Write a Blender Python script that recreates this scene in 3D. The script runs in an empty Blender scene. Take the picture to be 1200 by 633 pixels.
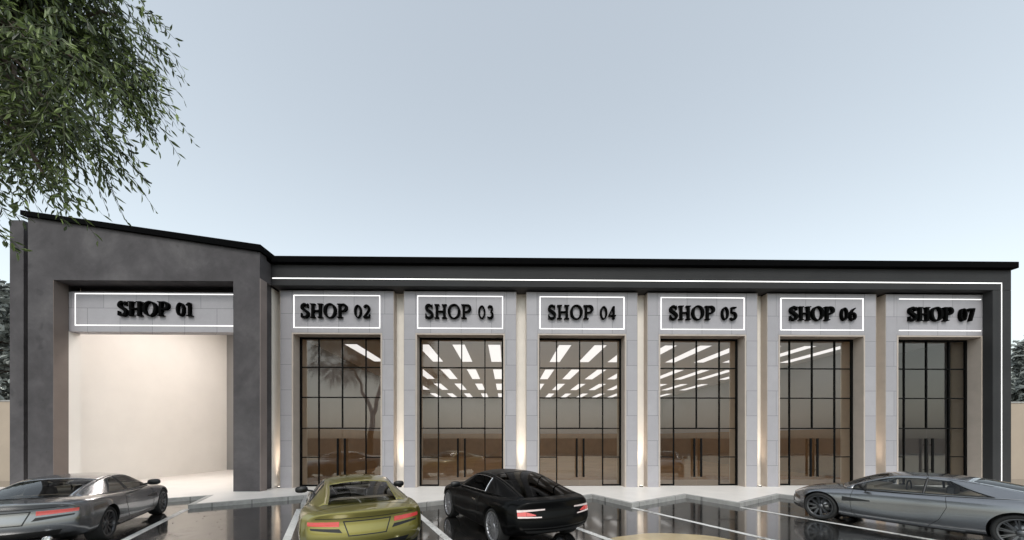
import bpy, bmesh, math, random
from mathutils import Vector, Matrix
from mathutils.bvhtree import BVHTree

R = math.radians
rnd = random.Random(7)
S = bpy.context.scene
COL = S.collection

# ------------------------------------------------------------------ camera, sky, sun, exposure
CAM_Y, CAM_Z = -13.57, 2.07
cd = bpy.data.cameras.new("camera")
cd.sensor_fit = 'HORIZONTAL'
cd.sensor_width = 36
cd.lens = 405.0 / 1200 * 36
cd.shift_y = (513 - 316.5) / 1200
cd.clip_start = 0.05
cd.clip_end = 3000
cam = bpy.data.objects.new("camera", cd)
cam.location = (0, CAM_Y, CAM_Z)
cam.rotation_euler = (R(90), 0, R(-0.884))
COL.objects.link(cam)
S.camera = cam

SUN_ELEV, SUN_AZ = R(50), R(186)          # azimuth clockwise from +Y (behind the camera)
W = bpy.data.worlds.new("World")
S.world = W
W.use_nodes = True
wn, wl = W.node_tree.nodes, W.node_tree.links
bg = wn["Background"]
sky = wn.new("ShaderNodeTexSky")
sky.sky_type = 'NISHITA'
sky.sun_disc = False
sky.sun_elevation = SUN_ELEV
sky.sun_rotation = SUN_AZ
sky.altitude = 0
sky.air_density = 1.5
sky.dust_density = 2.0
sky.ozone_density = 2.0
hs = wn.new("ShaderNodeHueSaturation")
hs.inputs["Saturation"].default_value = 0.36
wl.new(sky.outputs[0], hs.inputs["Color"])
tint = wn.new("ShaderNodeMix")
tint.data_type = 'RGBA'; tint.blend_type = 'MULTIPLY'
tint.inputs[0].default_value = 1.0
tint.inputs[7].default_value = (0.96, 0.992, 0.97, 1)
wl.new(hs.outputs[0], tint.inputs[6])
wl.new(tint.outputs[2], bg.inputs["Color"])
bg.inputs["Strength"].default_value = 0.15

sd = bpy.data.lights.new("sun", 'SUN')
sd.energy = 0.55
sd.angle = R(14)
sd.color = (1, 0.95, 0.88)
so = bpy.data.objects.new("sun", sd)
so.location = (0, -40, 60)
sdir = Vector((math.sin(SUN_AZ) * math.cos(SUN_ELEV), math.cos(SUN_AZ) * math.cos(SUN_ELEV), math.sin(SUN_ELEV)))
so.rotation_euler = (-sdir).to_track_quat('-Z', 'Y').to_euler()
COL.objects.link(so)

S.view_settings.view_transform = 'Standard'
S.view_settings.look = 'None'
S.view_settings.exposure = 0.70
S.view_settings.gamma = 1.0
S.view_settings.use_curve_mapping = False
S.render.engine = 'CYCLES'
S.cycles.max_bounces = 8
S.cycles.transparent_max_bounces = 16
S.cycles.sample_clamp_indirect = 6
S.cycles.use_denoising = True
S.cycles.caustics_reflective = False
S.cycles.caustics_refractive = False

# ------------------------------------------------------------------ helpers: objects
def tag(o, label=None, cat=None, group=None, kind=None):
    if label: o["label"] = label
    if cat: o["category"] = cat
    if group: o["group"] = group
    if kind: o["kind"] = kind
    return o

def empty(name, loc=(0, 0, 0), rz=0.0):
    o = bpy.data.objects.new(name, None)
    o.empty_display_size = 0.3
    o.location = loc
    o.rotation_euler = (0, 0, rz)
    COL.objects.link(o)
    return o

def link(name, me, parent=None, mats=None):
    o = bpy.data.objects.new(name, me)
    COL.objects.link(o)
    if mats:
        for m in (mats if isinstance(mats, (list, tuple)) else [mats]):
            me.materials.append(m)
    if parent: o.parent = parent
    return o

def copy_tree(o, parent=None):
    c = o.copy()
    COL.objects.link(c)
    c.parent = parent
    for ch in list(o.children):
        copy_tree(ch, c)
    return c

class MB:
    """collects boxes, tubes, prisms, patches into ONE mesh"""
    def __init__(self):
        self.v, self.f, self.m, self.s = [], [], [], []
    def add(self, vs, fs, mi=0, smooth=False):
        b = len(self.v)
        self.v += [tuple(p) for p in vs]
        for f in fs:
            self.f.append([b + i for i in f]); self.m.append(mi); self.s.append(smooth)
        return self
    def box(self, x0, x1, y0, y1, z0, z1, mi=0):
        vs = [(x, y, z) for z in (z0, z1) for y in (y0, y1) for x in (x0, x1)]
        return self.add(vs, [(0, 2, 3, 1), (4, 5, 7, 6), (0, 1, 5, 4), (2, 6, 7, 3), (0, 4, 6, 2), (1, 3, 7, 5)], mi)
    def quad(self, a, b, c, d, mi=0):
        return self.add([a, b, c, d], [(0, 1, 2, 3)], mi)
    def prism(self, poly, axis, a0, a1, mi=0):
        """poly: 2D points; axis 'y' -> (x,z) extruded along y; 'z' -> (x,y); 'x' -> (y,z)"""
        def P(p, a):
            return {'y': (p[0], a, p[1]), 'z': (p[0], p[1], a), 'x': (a, p[0], p[1])}[axis]
        n = len(poly)
        vs = [P(p, a0) for p in poly] + [P(p, a1) for p in poly]
        fs = [list(range(n)), list(range(2 * n - 1, n - 1, -1))]
        fs += [(i, i + n, (i + 1) % n + n, (i + 1) % n) for i in range(n)]
        return self.add(vs, fs, mi)
    def tube(self, pts, rad, n=8, mi=0, cap=True, smooth=True):
        pts = [Vector(p) for p in pts]
        rr = rad if isinstance(rad, (list, tuple)) else [rad] * len(pts)
        vs, fs = [], []
        up = None
        for i, p in enumerate(pts):
            t = (pts[min(i + 1, len(pts) - 1)] - pts[max(i - 1, 0)]).normalized()
            if up is None:
                up = t.orthogonal().normalized()
            up = (up - t * up.dot(t))
            up = up.normalized() if up.length > 1e-6 else t.orthogonal().normalized()
            s = t.cross(up)
            for k in range(n):
                a = 2 * math.pi * k / n
                vs.append(p + (up * math.cos(a) + s * math.sin(a)) * rr[i])
        for i in range(len(pts) - 1):
            for k in range(n):
                k2 = (k + 1) % n
                fs.append((i * n + k, i * n + k2, (i + 1) * n + k2, (i + 1) * n + k))
        self.add(vs, fs, mi, smooth)
        if cap:
            self.add(vs[:n], [tuple(range(n - 1, -1, -1))], mi)
            self.add(vs[-n:], [tuple(range(n))], mi)
        return self
    def lathe(self, prof, n=36, axis='y', center=(0, 0, 0), mi=0, smooth=True):
        """prof: (radius, along-axis)"""
        vs, fs = [], []
        cx, cy, cz = center
        for r, h in prof:
            for k in range(n):
                a = 2 * math.pi * k / n
                c, s = math.cos(a) * r, math.sin(a) * r
                vs.append((cx + c, cy + h, cz + s) if axis == 'y' else (cx + c, cy + s, cz + h))
        for i in range(len(prof) - 1):
            for k in range(n):
                k2 = (k + 1) % n
                fs.append((i * n + k, i * n + k2, (i + 1) * n + k2, (i + 1) * n + k))
        return self.add(vs, fs, mi, smooth)
    def build(self, name, mats, parent=None, recalc=True, sharp=None):
        me = bpy.data.meshes.new(name)
        me.from_pydata(self.v, [], self.f)
        for p, mi, s in zip(me.polygons, self.m, self.s):
            p.material_index = mi
            p.use_smooth = s
        if recalc:
            bm = bmesh.new(); bm.from_mesh(me)
            bmesh.ops.recalc_face_normals(bm, faces=bm.faces)
            bm.to_mesh(me); bm.free()
        me.validate(); me.update()
        if sharp: me.set_sharp_from_angle(angle=R(sharp))
        return link(name, me, parent, mats)

def bevel(o, w=0.01, seg=1):
    m = o.modifiers.new("bevel", 'BEVEL'); m.width = w; m.segments = seg; m.limit_method = 'ANGLE'
    return o

# ------------------------------------------------------------------ helpers: materials
class NT:
    def __init__(self, name):
        self.mat = bpy.data.materials.new(name)
        self.mat.use_nodes = True
        self.t = self.mat.node_tree
        self.n, self.l = self.t.nodes, self.t.links
        self.b = self.n["Principled BSDF"]
        self.out = self.n["Material Output"]
    def new(self, kind, **kw):
        n = self.n.new(kind)
        for k, v in kw.items(): setattr(n, k, v)
        return n
    def set(self, **kw):
        for k, v in kw.items():
            k = k.replace("_", " ")
            s = self.b.inputs[k]
            s.default_value = (*v, 1) if isinstance(v, tuple) and len(v) == 3 else v
    def ln(self, a, b): self.l.new(a, b)
    def coord(self, kind="Object"):
        return self.new("ShaderNodeTexCoord").outputs[kind]
    def noise(self, scale, detail=4, rough=0.6, vec=None, dist=0.0):
        n = self.new("ShaderNodeTexNoise")
        n.inputs["Scale"].default_value = scale
        n.inputs["Detail"].default_value = detail
        n.inputs["Roughness"].default_value = rough
        n.inputs["Distortion"].default_value = dist
        self.ln(vec if vec is not None else self.coord(), n.inputs["Vector"])
        return n.outputs["Fac"]
    def ramp(self, fac, stops, interp='LINEAR'):
        r = self.new("ShaderNodeValToRGB")
        r.color_ramp.interpolation = interp
        e = r.color_ramp.elements
        while len(e) < len(stops): e.new(0.5)
        for el, (p, c) in zip(e, stops):
            el.position = p
            el.color = (c, c, c, 1) if isinstance(c, (int, float)) else (*c, 1)
        self.ln(fac, r.inputs[0])
        return r.outputs[0]
    def mix(self, fac, a, b, mode='MIX'):
        m = self.new("ShaderNodeMix", data_type='RGBA', blend_type=mode)
        for sock, v in ((m.inputs[0], fac), (m.inputs[6], a), (m.inputs[7], b)):
            if hasattr(v, "links"): self.ln(v, sock)
            elif isinstance(v, tuple): sock.default_value = (*v, 1)
            else: sock.default_value = v
        return m.outputs[2]
    def bump(self, h, strength=0.2, dist=0.02):
        b = self.new("ShaderNodeBump")
        b.inputs["Strength"].default_value = strength
        b.inputs["Distance"].default_value = dist
        self.ln(h, b.inputs["Height"])
        self.ln(b.outputs[0], self.b.inputs["Normal"])

def plain(name, col, rough=0.5, metal=0.0, var=0.12, scale=6.0, coat=0.0, spec=0.5, bump=0.0):
    t = NT(name)
    t.set(Roughness=rough, Metallic=metal)
    t.b.inputs["Coat Weight"].default_value = coat
    t.b.inputs["Coat Roughness"].default_value = 0.04
    t.b.inputs["Specular IOR Level"].default_value = spec
    n = t.noise(scale, 5)
    lo = tuple(c * (1 - var) for c in col); hi = tuple(min(1, c * (1 + var)) for c in col)
    t.ln(t.ramp(n, [(0.3, lo), (0.7, hi)]), t.b.inputs["Base Color"])
    if bump: t.bump(n, bump, 0.01)
    return t.mat

def emit(name, col, strength, base=(0.8, 0.8, 0.8)):
    t = NT(name)
    t.set(Base_Color=base, Roughness=0.5)
    t.b.inputs["Emission Color"].default_value = (*col, 1)
    t.b.inputs["Emission Strength"].default_value = strength
    return t.mat

def stone_tiles():
    t = NT("grey_stone_tiles")
    co = t.coord()
    sp = t.new("ShaderNodeSeparateXYZ"); t.ln(co, sp.inputs[0])
    ad = t.new("ShaderNodeMath", operation='ADD'); t.ln(sp.outputs[0], ad.inputs[0]); t.ln(sp.outputs[1], ad.inputs[1])
    zz = t.new("ShaderNodeMath", operation='ADD'); t.ln(sp.outputs[2], zz.inputs[0]); zz.inputs[1].default_value = 0.03
    cb = t.new("ShaderNodeCombineXYZ"); t.ln(ad.outputs[0], cb.inputs[0]); t.ln(zz.outputs[0], cb.inputs[1])
    br = t.new("ShaderNodeTexBrick")
    br.offset = 0.5
    br.inputs["Scale"].default_value = 1
    br.inputs["Brick Width"].default_value = 1.19
    br.inputs["Row Height"].default_value = 0.99
    br.inputs["Mortar Size"].default_value = 0.011
    br.inputs["Mortar Smooth"].default_value = 0.3
    br.inputs["Color1"].default_value = (0.375, 0.358, 0.382, 1)
    br.inputs["Color2"].default_value = (0.315, 0.302, 0.325, 1)
    br.inputs["Mortar"].default_value = (0.16, 0.16, 0.165, 1)
    t.ln(cb.outputs[0], br.inputs["Vector"])
    n = t.noise(2.2, 6, 0.65)
    n2 = t.noise(38, 3)
    c = t.mix(t.ramp(n, [(0.3, 0.0), (0.75, 0.35)]), br.outputs["Color"], (0.24, 0.235, 0.24))
    c = t.mix(t.ramp(n2, [(0.4, 0.0), (0.8, 0.18)]), c, (0.5, 0.5, 0.5))
    t.ln(c, t.b.inputs["Base Color"])
    t.set(Roughness=0.55)
    t.bump(br.outputs["Fac"], -0.4, 0.01)
    return t.mat

def dark_concrete():
    t = NT("dark_concrete")
    a = t.noise(0.55, 6, 0.62, dist=0.4)
    b = t.noise(3.0, 8, 0.7)
    c = t.noise(1.4, 3, 0.5)
    col = t.ramp(a, [(0.3, (0.056, 0.052, 0.054)), (0.5, (0.088, 0.082, 0.086)), (0.70, (0.130, 0.122, 0.125))])
    col = t.mix(t.ramp(b, [(0.35, 0.0), (0.8, 0.45)]), col, (0.048, 0.046, 0.047))
    col = t.mix(t.ramp(c, [(0.66, 0.0), (0.72, 0.35)]), col, (0.034, 0.032, 0.034))
    t.ln(col, t.b.inputs["Base Color"])
    t.set(Roughness=0.8)
    t.b.inputs["Specular IOR Level"].default_value = 0.15
    t.bump(b, 0.2, 0.01)
    return t.mat

def wet_asphalt():
    t = NT("wet_asphalt")
    co = t.coord()
    big = t.noise(0.35, 4, 0.55, co, 0.6)
    mid = t.noise(2.3, 6, 0.65, co)
    fine = t.noise(70, 3, 0.6, co)
    col = t.ramp(big, [(0.35, (0.010, 0.010, 0.0098)), (0.65, (0.020, 0.0195, 0.019))])
    col = t.mix(t.ramp(fine, [(0.45, 0.0), (0.75, 0.5)]), col, (0.034, 0.033, 0.032))
    stain = t.noise(0.9, 5, 0.7, co, 1.5)
    col = t.mix(t.ramp(stain, [(0.52, 0.0), (0.62, 0.7)]), col, (0.045, 0.040, 0.035))
    t.ln(col, t.b.inputs["Base Color"])
    wet = t.new("ShaderNodeMath", operation='MULTIPLY')
    t.ln(big, wet.inputs[0]); t.ln(mid, wet.inputs[1])
    t.ln(t.ramp(wet.outputs[0], [(0.16, 0.07), (0.30, 0.14), (0.42, 0.30)]), t.b.inputs["Roughness"])
    t.b.inputs["IOR"].default_value = 1.9
    t.b.inputs["Coat Weight"].default_value = 0.6
    t.b.inputs["Coat Roughness"].default_value = 0.05
    bh = t.new("ShaderNodeMath", operation='MULTIPLY_ADD'); t.ln(fine, bh.inputs[0]); bh.inputs[1].default_value = 0.10; t.ln(mid, bh.inputs[2])
    t.bump(bh.outputs[0], 0.05, 0.02)
    return t.mat

def kerb_stone():
    t = NT("grey_kerb_stone")
    co = t.coord()
    sp = t.new("ShaderNodeSeparateXYZ"); t.ln(co, sp.inputs[0])
    m = t.new("ShaderNodeMath", operation='PINGPONG'); t.ln(sp.outputs[0], m.inputs[0]); m.inputs[1].default_value = 0.4
    j = t.ramp(m.outputs[0], [(0.0, 1.0), (0.012, 1.0), (0.02, 0.0)])
    n = t.noise(5, 6, 0.7)
    c = t.ramp(n, [(0.3, (0.27, 0.265, 0.255)), (0.7, (0.42, 0.41, 0.39))])
    t.ln(t.mix(j, c, (0.19, 0.186, 0.18)), t.b.inputs["Base Color"])
    t.set(Roughness=0.55)
    t.bump(n, 0.12, 0.01)
    return t.mat

def worn_paint():
    t = NT("white_road_paint")
    a = t.noise(14, 6, 0.7); b = t.noise(1.1, 3, 0.5)
    m = t.new("ShaderNodeMath", operation='MULTIPLY'); t.ln(a, m.inputs[0]); t.ln(b, m.inputs[1])
    c = t.ramp(m.outputs[0], [(0.15, (0.16, 0.155, 0.15)), (0.20, (0.55, 0.54, 0.52)), (0.32, (0.72, 0.71, 0.69))])
    t.ln(c, t.b.inputs["Base Color"])
    t.set(Roughness=0.4)
    return t.mat

def shop_glass():
    t = NT("bronze_tinted_glass")
    t.n.remove(t.b)
    tr = t.new("ShaderNodeBsdfTransparent"); tr.inputs[0].default_value = (0.82, 0.812, 0.805, 1)
    gl = t.new("ShaderNodeBsdfGlossy"); gl.inputs["Color"].default_value = (0.93, 0.90, 0.86, 1); gl.inputs["Roughness"].default_value = 0.012
    fr = t.new("ShaderNodeFresnel"); fr.inputs["IOR"].default_value = 1.55
    ma = t.new("ShaderNodeMath", operation='MULTIPLY_ADD'); ma.inputs[1].default_value = 0.85; ma.inputs[2].default_value = 0.04
    t.ln(fr.outputs[0], ma.inputs[0])
    mx = t.new("ShaderNodeMixShader")
    t.ln(ma.outputs[0], mx.inputs[0]); t.ln(tr.outputs[0], mx.inputs[1]); t.ln(gl.outputs[0], mx.inputs[2])
    t.ln(mx.outputs[0], t.out.inputs["Surface"])
    return t.mat

def car_glass(name, tint, ior=1.5):
    t = NT(name)
    t.n.remove(t.b)
    tr = t.new("ShaderNodeBsdfTransparent"); tr.inputs[0].default_value = (*tint, 1)
    gl = t.new("ShaderNodeBsdfGlossy"); gl.inputs["Roughness"].default_value = 0.01
    fr = t.new("ShaderNodeFresnel"); fr.inputs["IOR"].default_value = ior
    mx = t.new("ShaderNodeMixShader")
    t.ln(fr.outputs[0], mx.inputs[0]); t.ln(tr.outputs[0], mx.inputs[1]); t.ln(gl.outputs[0], mx.inputs[2])
    t.ln(mx.outputs[0], t.out.inputs["Surface"])
    return t.mat

def leaf_mat(name, dark, light, back=0.25):
    t = NT(name)
    oi = t.new("ShaderNodeNewGeometry")
    c = t.ramp(oi.outputs["Random Per Island"], [(0.0, dark), (0.6, tuple((a + b) / 2 for a, b in zip(dark, light))), (1.0, light)])
    t.ln(c, t.b.inputs["Base Color"])
    t.set(Roughness=0.45)
    tl = t.new("ShaderNodeBsdfTranslucent"); t.ln(c, tl.inputs[0])
    mx = t.new("ShaderNodeMixShader"); mx.inputs[0].default_value = back
    t.ln(t.b.outputs[0], mx.inputs[1]); t.ln(tl.outputs[0], mx.inputs[2])
    t.ln(mx.outputs[0], t.out.inputs["Surface"])
    return t.mat

M = dict(
    stone=stone_tiles(), concrete=dark_concrete(), asphalt=wet_asphalt(), glass=shop_glass(), car_glass=car_glass('car_glass', (0.70, 0.72, 0.71), 1.42), dark_car_glass=car_glass('dark_car_glass', (0.04, 0.04, 0.04), 1.12),
    reveal=plain("beige_stone_reveal", (0.44, 0.38, 0.33), 0.6, var=0.08, scale=2.0),
    strip=plain("pale_render", (0.80, 0.75, 0.69), 0.7, var=0.06, scale=1.5),
    fascia=plain("charcoal_cladding", (0.036, 0.036, 0.037), 0.65, var=0.1, scale=0.8, spec=0.12),
    roof=plain("black_roof_metal", (0.002, 0.002, 0.0022), 0.8, var=0.2, spec=0.03),
    black=plain("black_metal", (0.004, 0.004, 0.004), 0.5, var=0.1, spec=0.08),
    letter=plain("black_letter", (0.002, 0.002, 0.002), 0.7, var=0.1, spec=0.03),
    led=emit("white_light_strip", (1, 0.98, 0.95), 0.85),
    panel=emit("ceiling_light_diffuser", (1, 0.98, 0.965), 0.66),
    bay_panel=emit("bay_light_diffuser", (1, 0.93, 0.88), 9.6),
    lens=emit("uplight_lens", (1, 0.9, 0.78), 3.0),
    bay_wall=plain("cream_render", (0.78, 0.75, 0.71), 0.75, var=0.03, scale=0.7),
    warm_lit_reveal=plain("warm_lit_reveal", (0.16, 0.132, 0.118), 0.75, var=0.12, scale=0.9),  # warm light from the bay put into the concrete's brown
    warm_lit_side=plain("warm_lit_side", (0.24, 0.20, 0.185), 0.75, var=0.12, scale=0.9),  # warm light on the side faces put into the brown
    bay_back=plain("grey_render", (0.27, 0.265, 0.26), 0.75, var=0.05, scale=0.7),
    jamb=plain("warm_lit_jamb", (0.78, 0.66, 0.50), 0.7, var=0.04),  # warm lamplight on the jambs put into the cream
    painted_reflection=plain("pale_painted_reflection", (0.70, 0.56, 0.42), 0.3, var=0.05),  # pale tone imitates the pavement mirrored in the glass
    hall_wall=plain("taupe_wall", (0.45, 0.45, 0.475), 0.7, var=0.04, scale=0.7),
    hall_ceiling=plain("taupe_ceiling", (0.90, 0.90, 0.92), 0.7, var=0.03, scale=0.5),
    hall_floor=plain("reflection_brown_floor", (0.54, 0.335, 0.165), 0.25, var=0.12, scale=0.6),  # brown stands in for wet asphalt mirrored in the glass
    reflection_band=plain("brown_painted_reflection", (0.36, 0.235, 0.125), 0.5, var=0.15, scale=1.0),  # brown imitates far ground mirrored in the glass
    paving=plain("pale_paving", (0.74, 0.70, 0.66), 0.35, var=0.05, scale=1.2),
    kerb=kerb_stone(),
    paint=worn_paint(),
    boundary=plain("beige_boundary_render", (0.40, 0.325, 0.255), 0.8, var=0.06, scale=0.8),
    earth=plain("brown_earth", (0.11, 0.078, 0.05), 0.9, var=0.3, scale=0.25),
    bark=plain("bark", (0.075, 0.055, 0.04), 0.9, var=0.35, scale=9.0, bump=0.5),
    twig=plain("green_twig", (0.05, 0.055, 0.025), 0.8, var=0.2),
    leaf=leaf_mat("hanging_leaf", (0.014, 0.028, 0.006), (0.21, 0.28, 0.08)),
    needle=leaf_mat("hazed_leaf", (0.15, 0.165, 0.15), (0.27, 0.29, 0.27), 0.15),  # distance haze mixed into the pale leaf colour
    hedge=leaf_mat("hedge_leaf", (0.03, 0.035, 0.015), (0.07, 0.075, 0.03), 0.1),
    rubber=plain("tyre_rubber", (0.012, 0.012, 0.012), 0.75, var=0.15, scale=20),
    rim_dark=plain("dark_alloy", (0.12, 0.12, 0.125), 0.3, metal=0.9, var=0.05),
    rim_grey=plain("grey_alloy", (0.42, 0.42, 0.44), 0.3, metal=0.8, var=0.05),
    disc=plain("brake_disc_steel", (0.3, 0.3, 0.3), 0.35, metal=0.9, var=0.05),
    trim=plain("black_plastic", (0.01, 0.01, 0.01), 0.45, var=0.1),
    interior=plain("dark_leather", (0.016, 0.015, 0.014), 0.6, var=0.2),
    tan=plain("see_through_tan", (0.42, 0.35, 0.28), 0.6, var=0.1),  # tan stands in for brightness showing through the car windows
    seat=plain("black_seat_leather", (0.03, 0.028, 0.027), 0.5, var=0.2),
    chrome=plain("chrome", (0.75, 0.75, 0.76), 0.12, metal=1.0, var=0.02),
    tail=plain("red_lamp_lens", (0.62, 0.06, 0.055), 0.15, var=0.1, coat=1.0),
    tail_white=plain("pale_lamp_lens", (0.75, 0.62, 0.60), 0.15, var=0.05, coat=1.0),
    lamp=plain("clear_lamp_lens", (0.55, 0.56, 0.58), 0.1, var=0.05, coat=1.0),
    p_silver=plain("silver_paint", (0.215, 0.217, 0.225), 0.24, metal=0.8, var=0.02, coat=1.0),
    p_dark_silver=plain("dark_silver_paint", (0.21, 0.213, 0.222), 0.22, metal=0.85, var=0.02, coat=1.0),
    p_green=plain("olive_green_paint", (0.235, 0.205, 0.040), 0.3, metal=0.6, var=0.03, coat=1.0),
    p_black=plain("black_paint", (0.002, 0.002, 0.0021), 0.4, var=0.05, coat=0.16, spec=0.05),
    mud=plain("sandy_mud", (0.42, 0.33, 0.19), 0.16, var=0.25, scale=1.2),
    dead_leaf=plain("fallen_leaf", (0.05, 0.035, 0.02), 0.6, var=0.4, scale=3),
)

# ------------------------------------------------------------------ setting: ground, asphalt, pavement, markings
KERB = 0.12
PITCH, FRONT_Y, BACK_Y = 3.24, -3.40, -1.82
FX = [-9.25 + PITCH * i for i in range(-6, 12)]
TAN = math.tan(R(27))

tag(MB().quad((-900, -900, -0.02), (900, -900, -0.02), (900, 900, -0.02), (-900, 900, -0.02)).build("ground", M['earth']), kind="structure")
tag(MB().quad((-60, -27, 0), (60, -27, 0), (60, 6, 0), (-60, 6, 0)).build("asphalt_lot", M['asphalt']), kind="structure")

mb = MB()
edge = []
for x in FX:
    edge.append((x - 0.80, BACK_Y)); edge.append((x, FRONT_Y))
edge = [p for p in edge if -28 < p[0] < 30]
def inset(pts, d):
    out = []
    for i, p in enumerate(pts):
        a = pts[max(i - 1, 0)]; b = pts[min(i + 1, len(pts) - 1)]
        n1 = Vector((-(p[1] - a[1]), p[0] - a[0])); n2 = Vector((-(b[1] - p[1]), b[0] - p[0]))
        if n1.length < 1e-6: n1 = n2
        if n2.length < 1e-6: n2 = n1
        n1.normalize(); n2.normalize()
        n = (n1 + n2); n = n / max(n.length, 0.4)
        k = d / max(n.dot(n1), 0.5)
        out.append((p[0] + n.x * k, p[1] + n.y * k))
    return out
ins = inset(edge, 0.14)
pav = [(p[0], p[1]) for p in ins] + [(ins[-1][0], 0.40), (ins[0][0], 0.40)]
o = mb.prism(pav, 'z', 0.004, KERB - 0.002).build("pavement", M['paving']); tag(o, kind="structure")
mb = MB()
for i in range(len(edge) - 1):
    a, b, c, d = edge[i], edge[i + 1], ins[i + 1], ins[i]
    mb.prism([a, b, c, d], 'z', 0.0, KERB + 0.003)
o = mb.build("kerb", M['kerb']); tag(o, kind="structure")

for x in FX:
    if -25 < x < 22:
        L = 5.4 / math.cos(R(27)) * 0.93
        dx, dy = TAN, -1.0
        n = Vector((math.cos(R(27)), math.sin(R(27)))) * 0.075
        a = Vector((x - 0.01, FRONT_Y - 0.03)); b = a + Vector((dx, dy)) * L
        q = MB().quad((a.x - n.x, a.y - n.y, 0.004), (b.x - n.x, b.y - n.y, 0.004), (b.x + n.x, b.y + n.y, 0.004), (a.x + n.x, a.y + n.y, 0.004))
        o = q.build("parking_line", M['paint']); tag(o, kind="structure")
o = MB().box(-60, 60, -27.2, -27.0, -0.01, 0.13).build("far_kerb", M['paint']); tag(o, kind="structure")

def blob(cx, cy, rx, ry, z, name, mat, seed, kind="structure"):
    r = random.Random(seed); ph = [r.random() * 6.28 for _ in range(4)]
    pts = []
    for k in range(64):
        a = 2 * math.pi * k / 64
        f = 1 + 0.05 * math.sin(2 * a + ph[0]) + 0.035 * math.sin(3 * a + ph[1]) + 0.02 * math.sin(7 * a + ph[2])
        pts.append((cx + rx * f * math.cos(a), cy + ry * f * math.sin(a), z))
    o = MB().add(pts, [tuple(range(64))]).build(name, mat); tag(o, kind=kind)
blob(3.3, -6.9, 1.35, 0.78, 0.003, "muddy_puddle", M['mud'], 3)

mb = MB()
for _ in range(150):
    x, y = (rnd.uniform(-9.4, -3.0), rnd.uniform(-7.5, -3.6)) if rnd.random() < 0.55 else (rnd.uniform(-12, 12), rnd.uniform(-9, -3.6))
    a = rnd.random() * 6.28; l, w = rnd.uniform(0.02, 0.045), rnd.uniform(0.008, 0.014)
    c, s = math.cos(a), math.sin(a)
    P = lambda u, v, z: (x + u * c - v * s, y + u * s + v * c, z)
    mb.add([P(-l, 0, 0.006), P(0.2 * l, -w, 0.008), P(l, 0, 0.007), P(0.2 * l, w, 0.009)], [(0, 1, 2), (0, 2, 3)])
tag(mb.build("fallen_leaves", M['dead_leaf'], recalc=False), "small dead leaves scattered on the wet asphalt", "leaves", kind="stuff")

# ------------------------------------------------------------------ the shop building
B = empty("shop_building")
tag(B, "long grey single storey shop building with seven numbered bays and a black roof edge", "building")
PX0, PP, PW = -8.80, 4.79, 4.38          # left edge of the first stone surround, pitch, width
TOPZ, HEADZ, GLY = 7.80, 6.10, 0.42

# dark concrete portal round the open bay
mb = MB()
XL, XR, YF, YB = -17.18, -8.95, -0.90, -0.10
IL, IR = -16.30, -9.90
def roof_z(x): return 9.99 + (x + 17.18) * (8.80 - 9.99) / (XR + 17.18)
mb.prism([(XL, KERB), (IL, KERB), (IL, roof_z(IL)), (XL, roof_z(XL))], 'y', YF, YB)
mb.prism([(IL, 7.74), (IR, 7.74), (IR, roof_z(IR)), (IL, roof_z(IL))], 'y', YF, YB)
mb.prism([(IR, KERB), (XR, KERB), (XR, roof_z(XR)), (IR, roof_z(IR))], 'y', YF, -0.55)
mb.prism([(IR, KERB), (XR - 0.121, KERB), (XR - 0.121, roof_z(XR) - 0.01), (IR, roof_z(IR) - 0.01)], 'y', -0.55, 0.395)
mb.box(XR - 0.121, XR, -0.549, -0.302, 7.862, 8.66)
mb.build("concrete_portal", M['concrete'], B)
MB().box(IL, IL + 0.02, YF + 0.003, -0.47, KERB, 7.735).build("reveal_lining", M['warm_lit_reveal'], B)  # thin sheet added to carry the warm light on the reveal
MB().box(IL + 0.001, IL + 0.021, -0.469, -0.101, KERB, 6.015).build("inner_reveal", M['bay_wall'], B)
MB().box(XR + 0.001, XR + 0.02, YF + 0.003, -0.552, KERB, 7.85).build("side_lining", M['warm_lit_side'], B)  # thin sheet added for the warmly lit look of the pier side
MB().box(XR - 0.12, XR - 0.10, -0.10, 0.358, KERB, 7.85).build("side_lining", M['strip'], B)
MB().box(-18.38, -17.88, -0.50, 1.2, 0, 10.12).build("side_pillar", M['concrete'], B)
mb = MB()
mb.prism([(-17.32, roof_z(-17.32) + 0.004), (-8.86, roof_z(-8.86) + 0.004), (-8.86, roof_z(-8.86) + 0.235), (-17.32, roof_z(-17.32) + 0.17)], 'y', -1.0, 8.6)
mb.build("sloping_roof", M['roof'], B)
# closed body behind the portal
mb = MB()
MB().box(-17.878, -17.18, 0.1, 8.4, 0, 9.6).build("bay_side_wall", M['warm_lit_side'], B)
mb.box(IL, IR, -0.097, -0.06, 7.4, 8.6)
mb.prism([(-17.18, 8.6), (-8.98, 8.6), (-8.98, roof_z(-8.98)), (-17.18, roof_z(-17.18))], 'y', -0.095, 8.3)
mb.build("bay_shell", M['concrete'], B)
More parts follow.
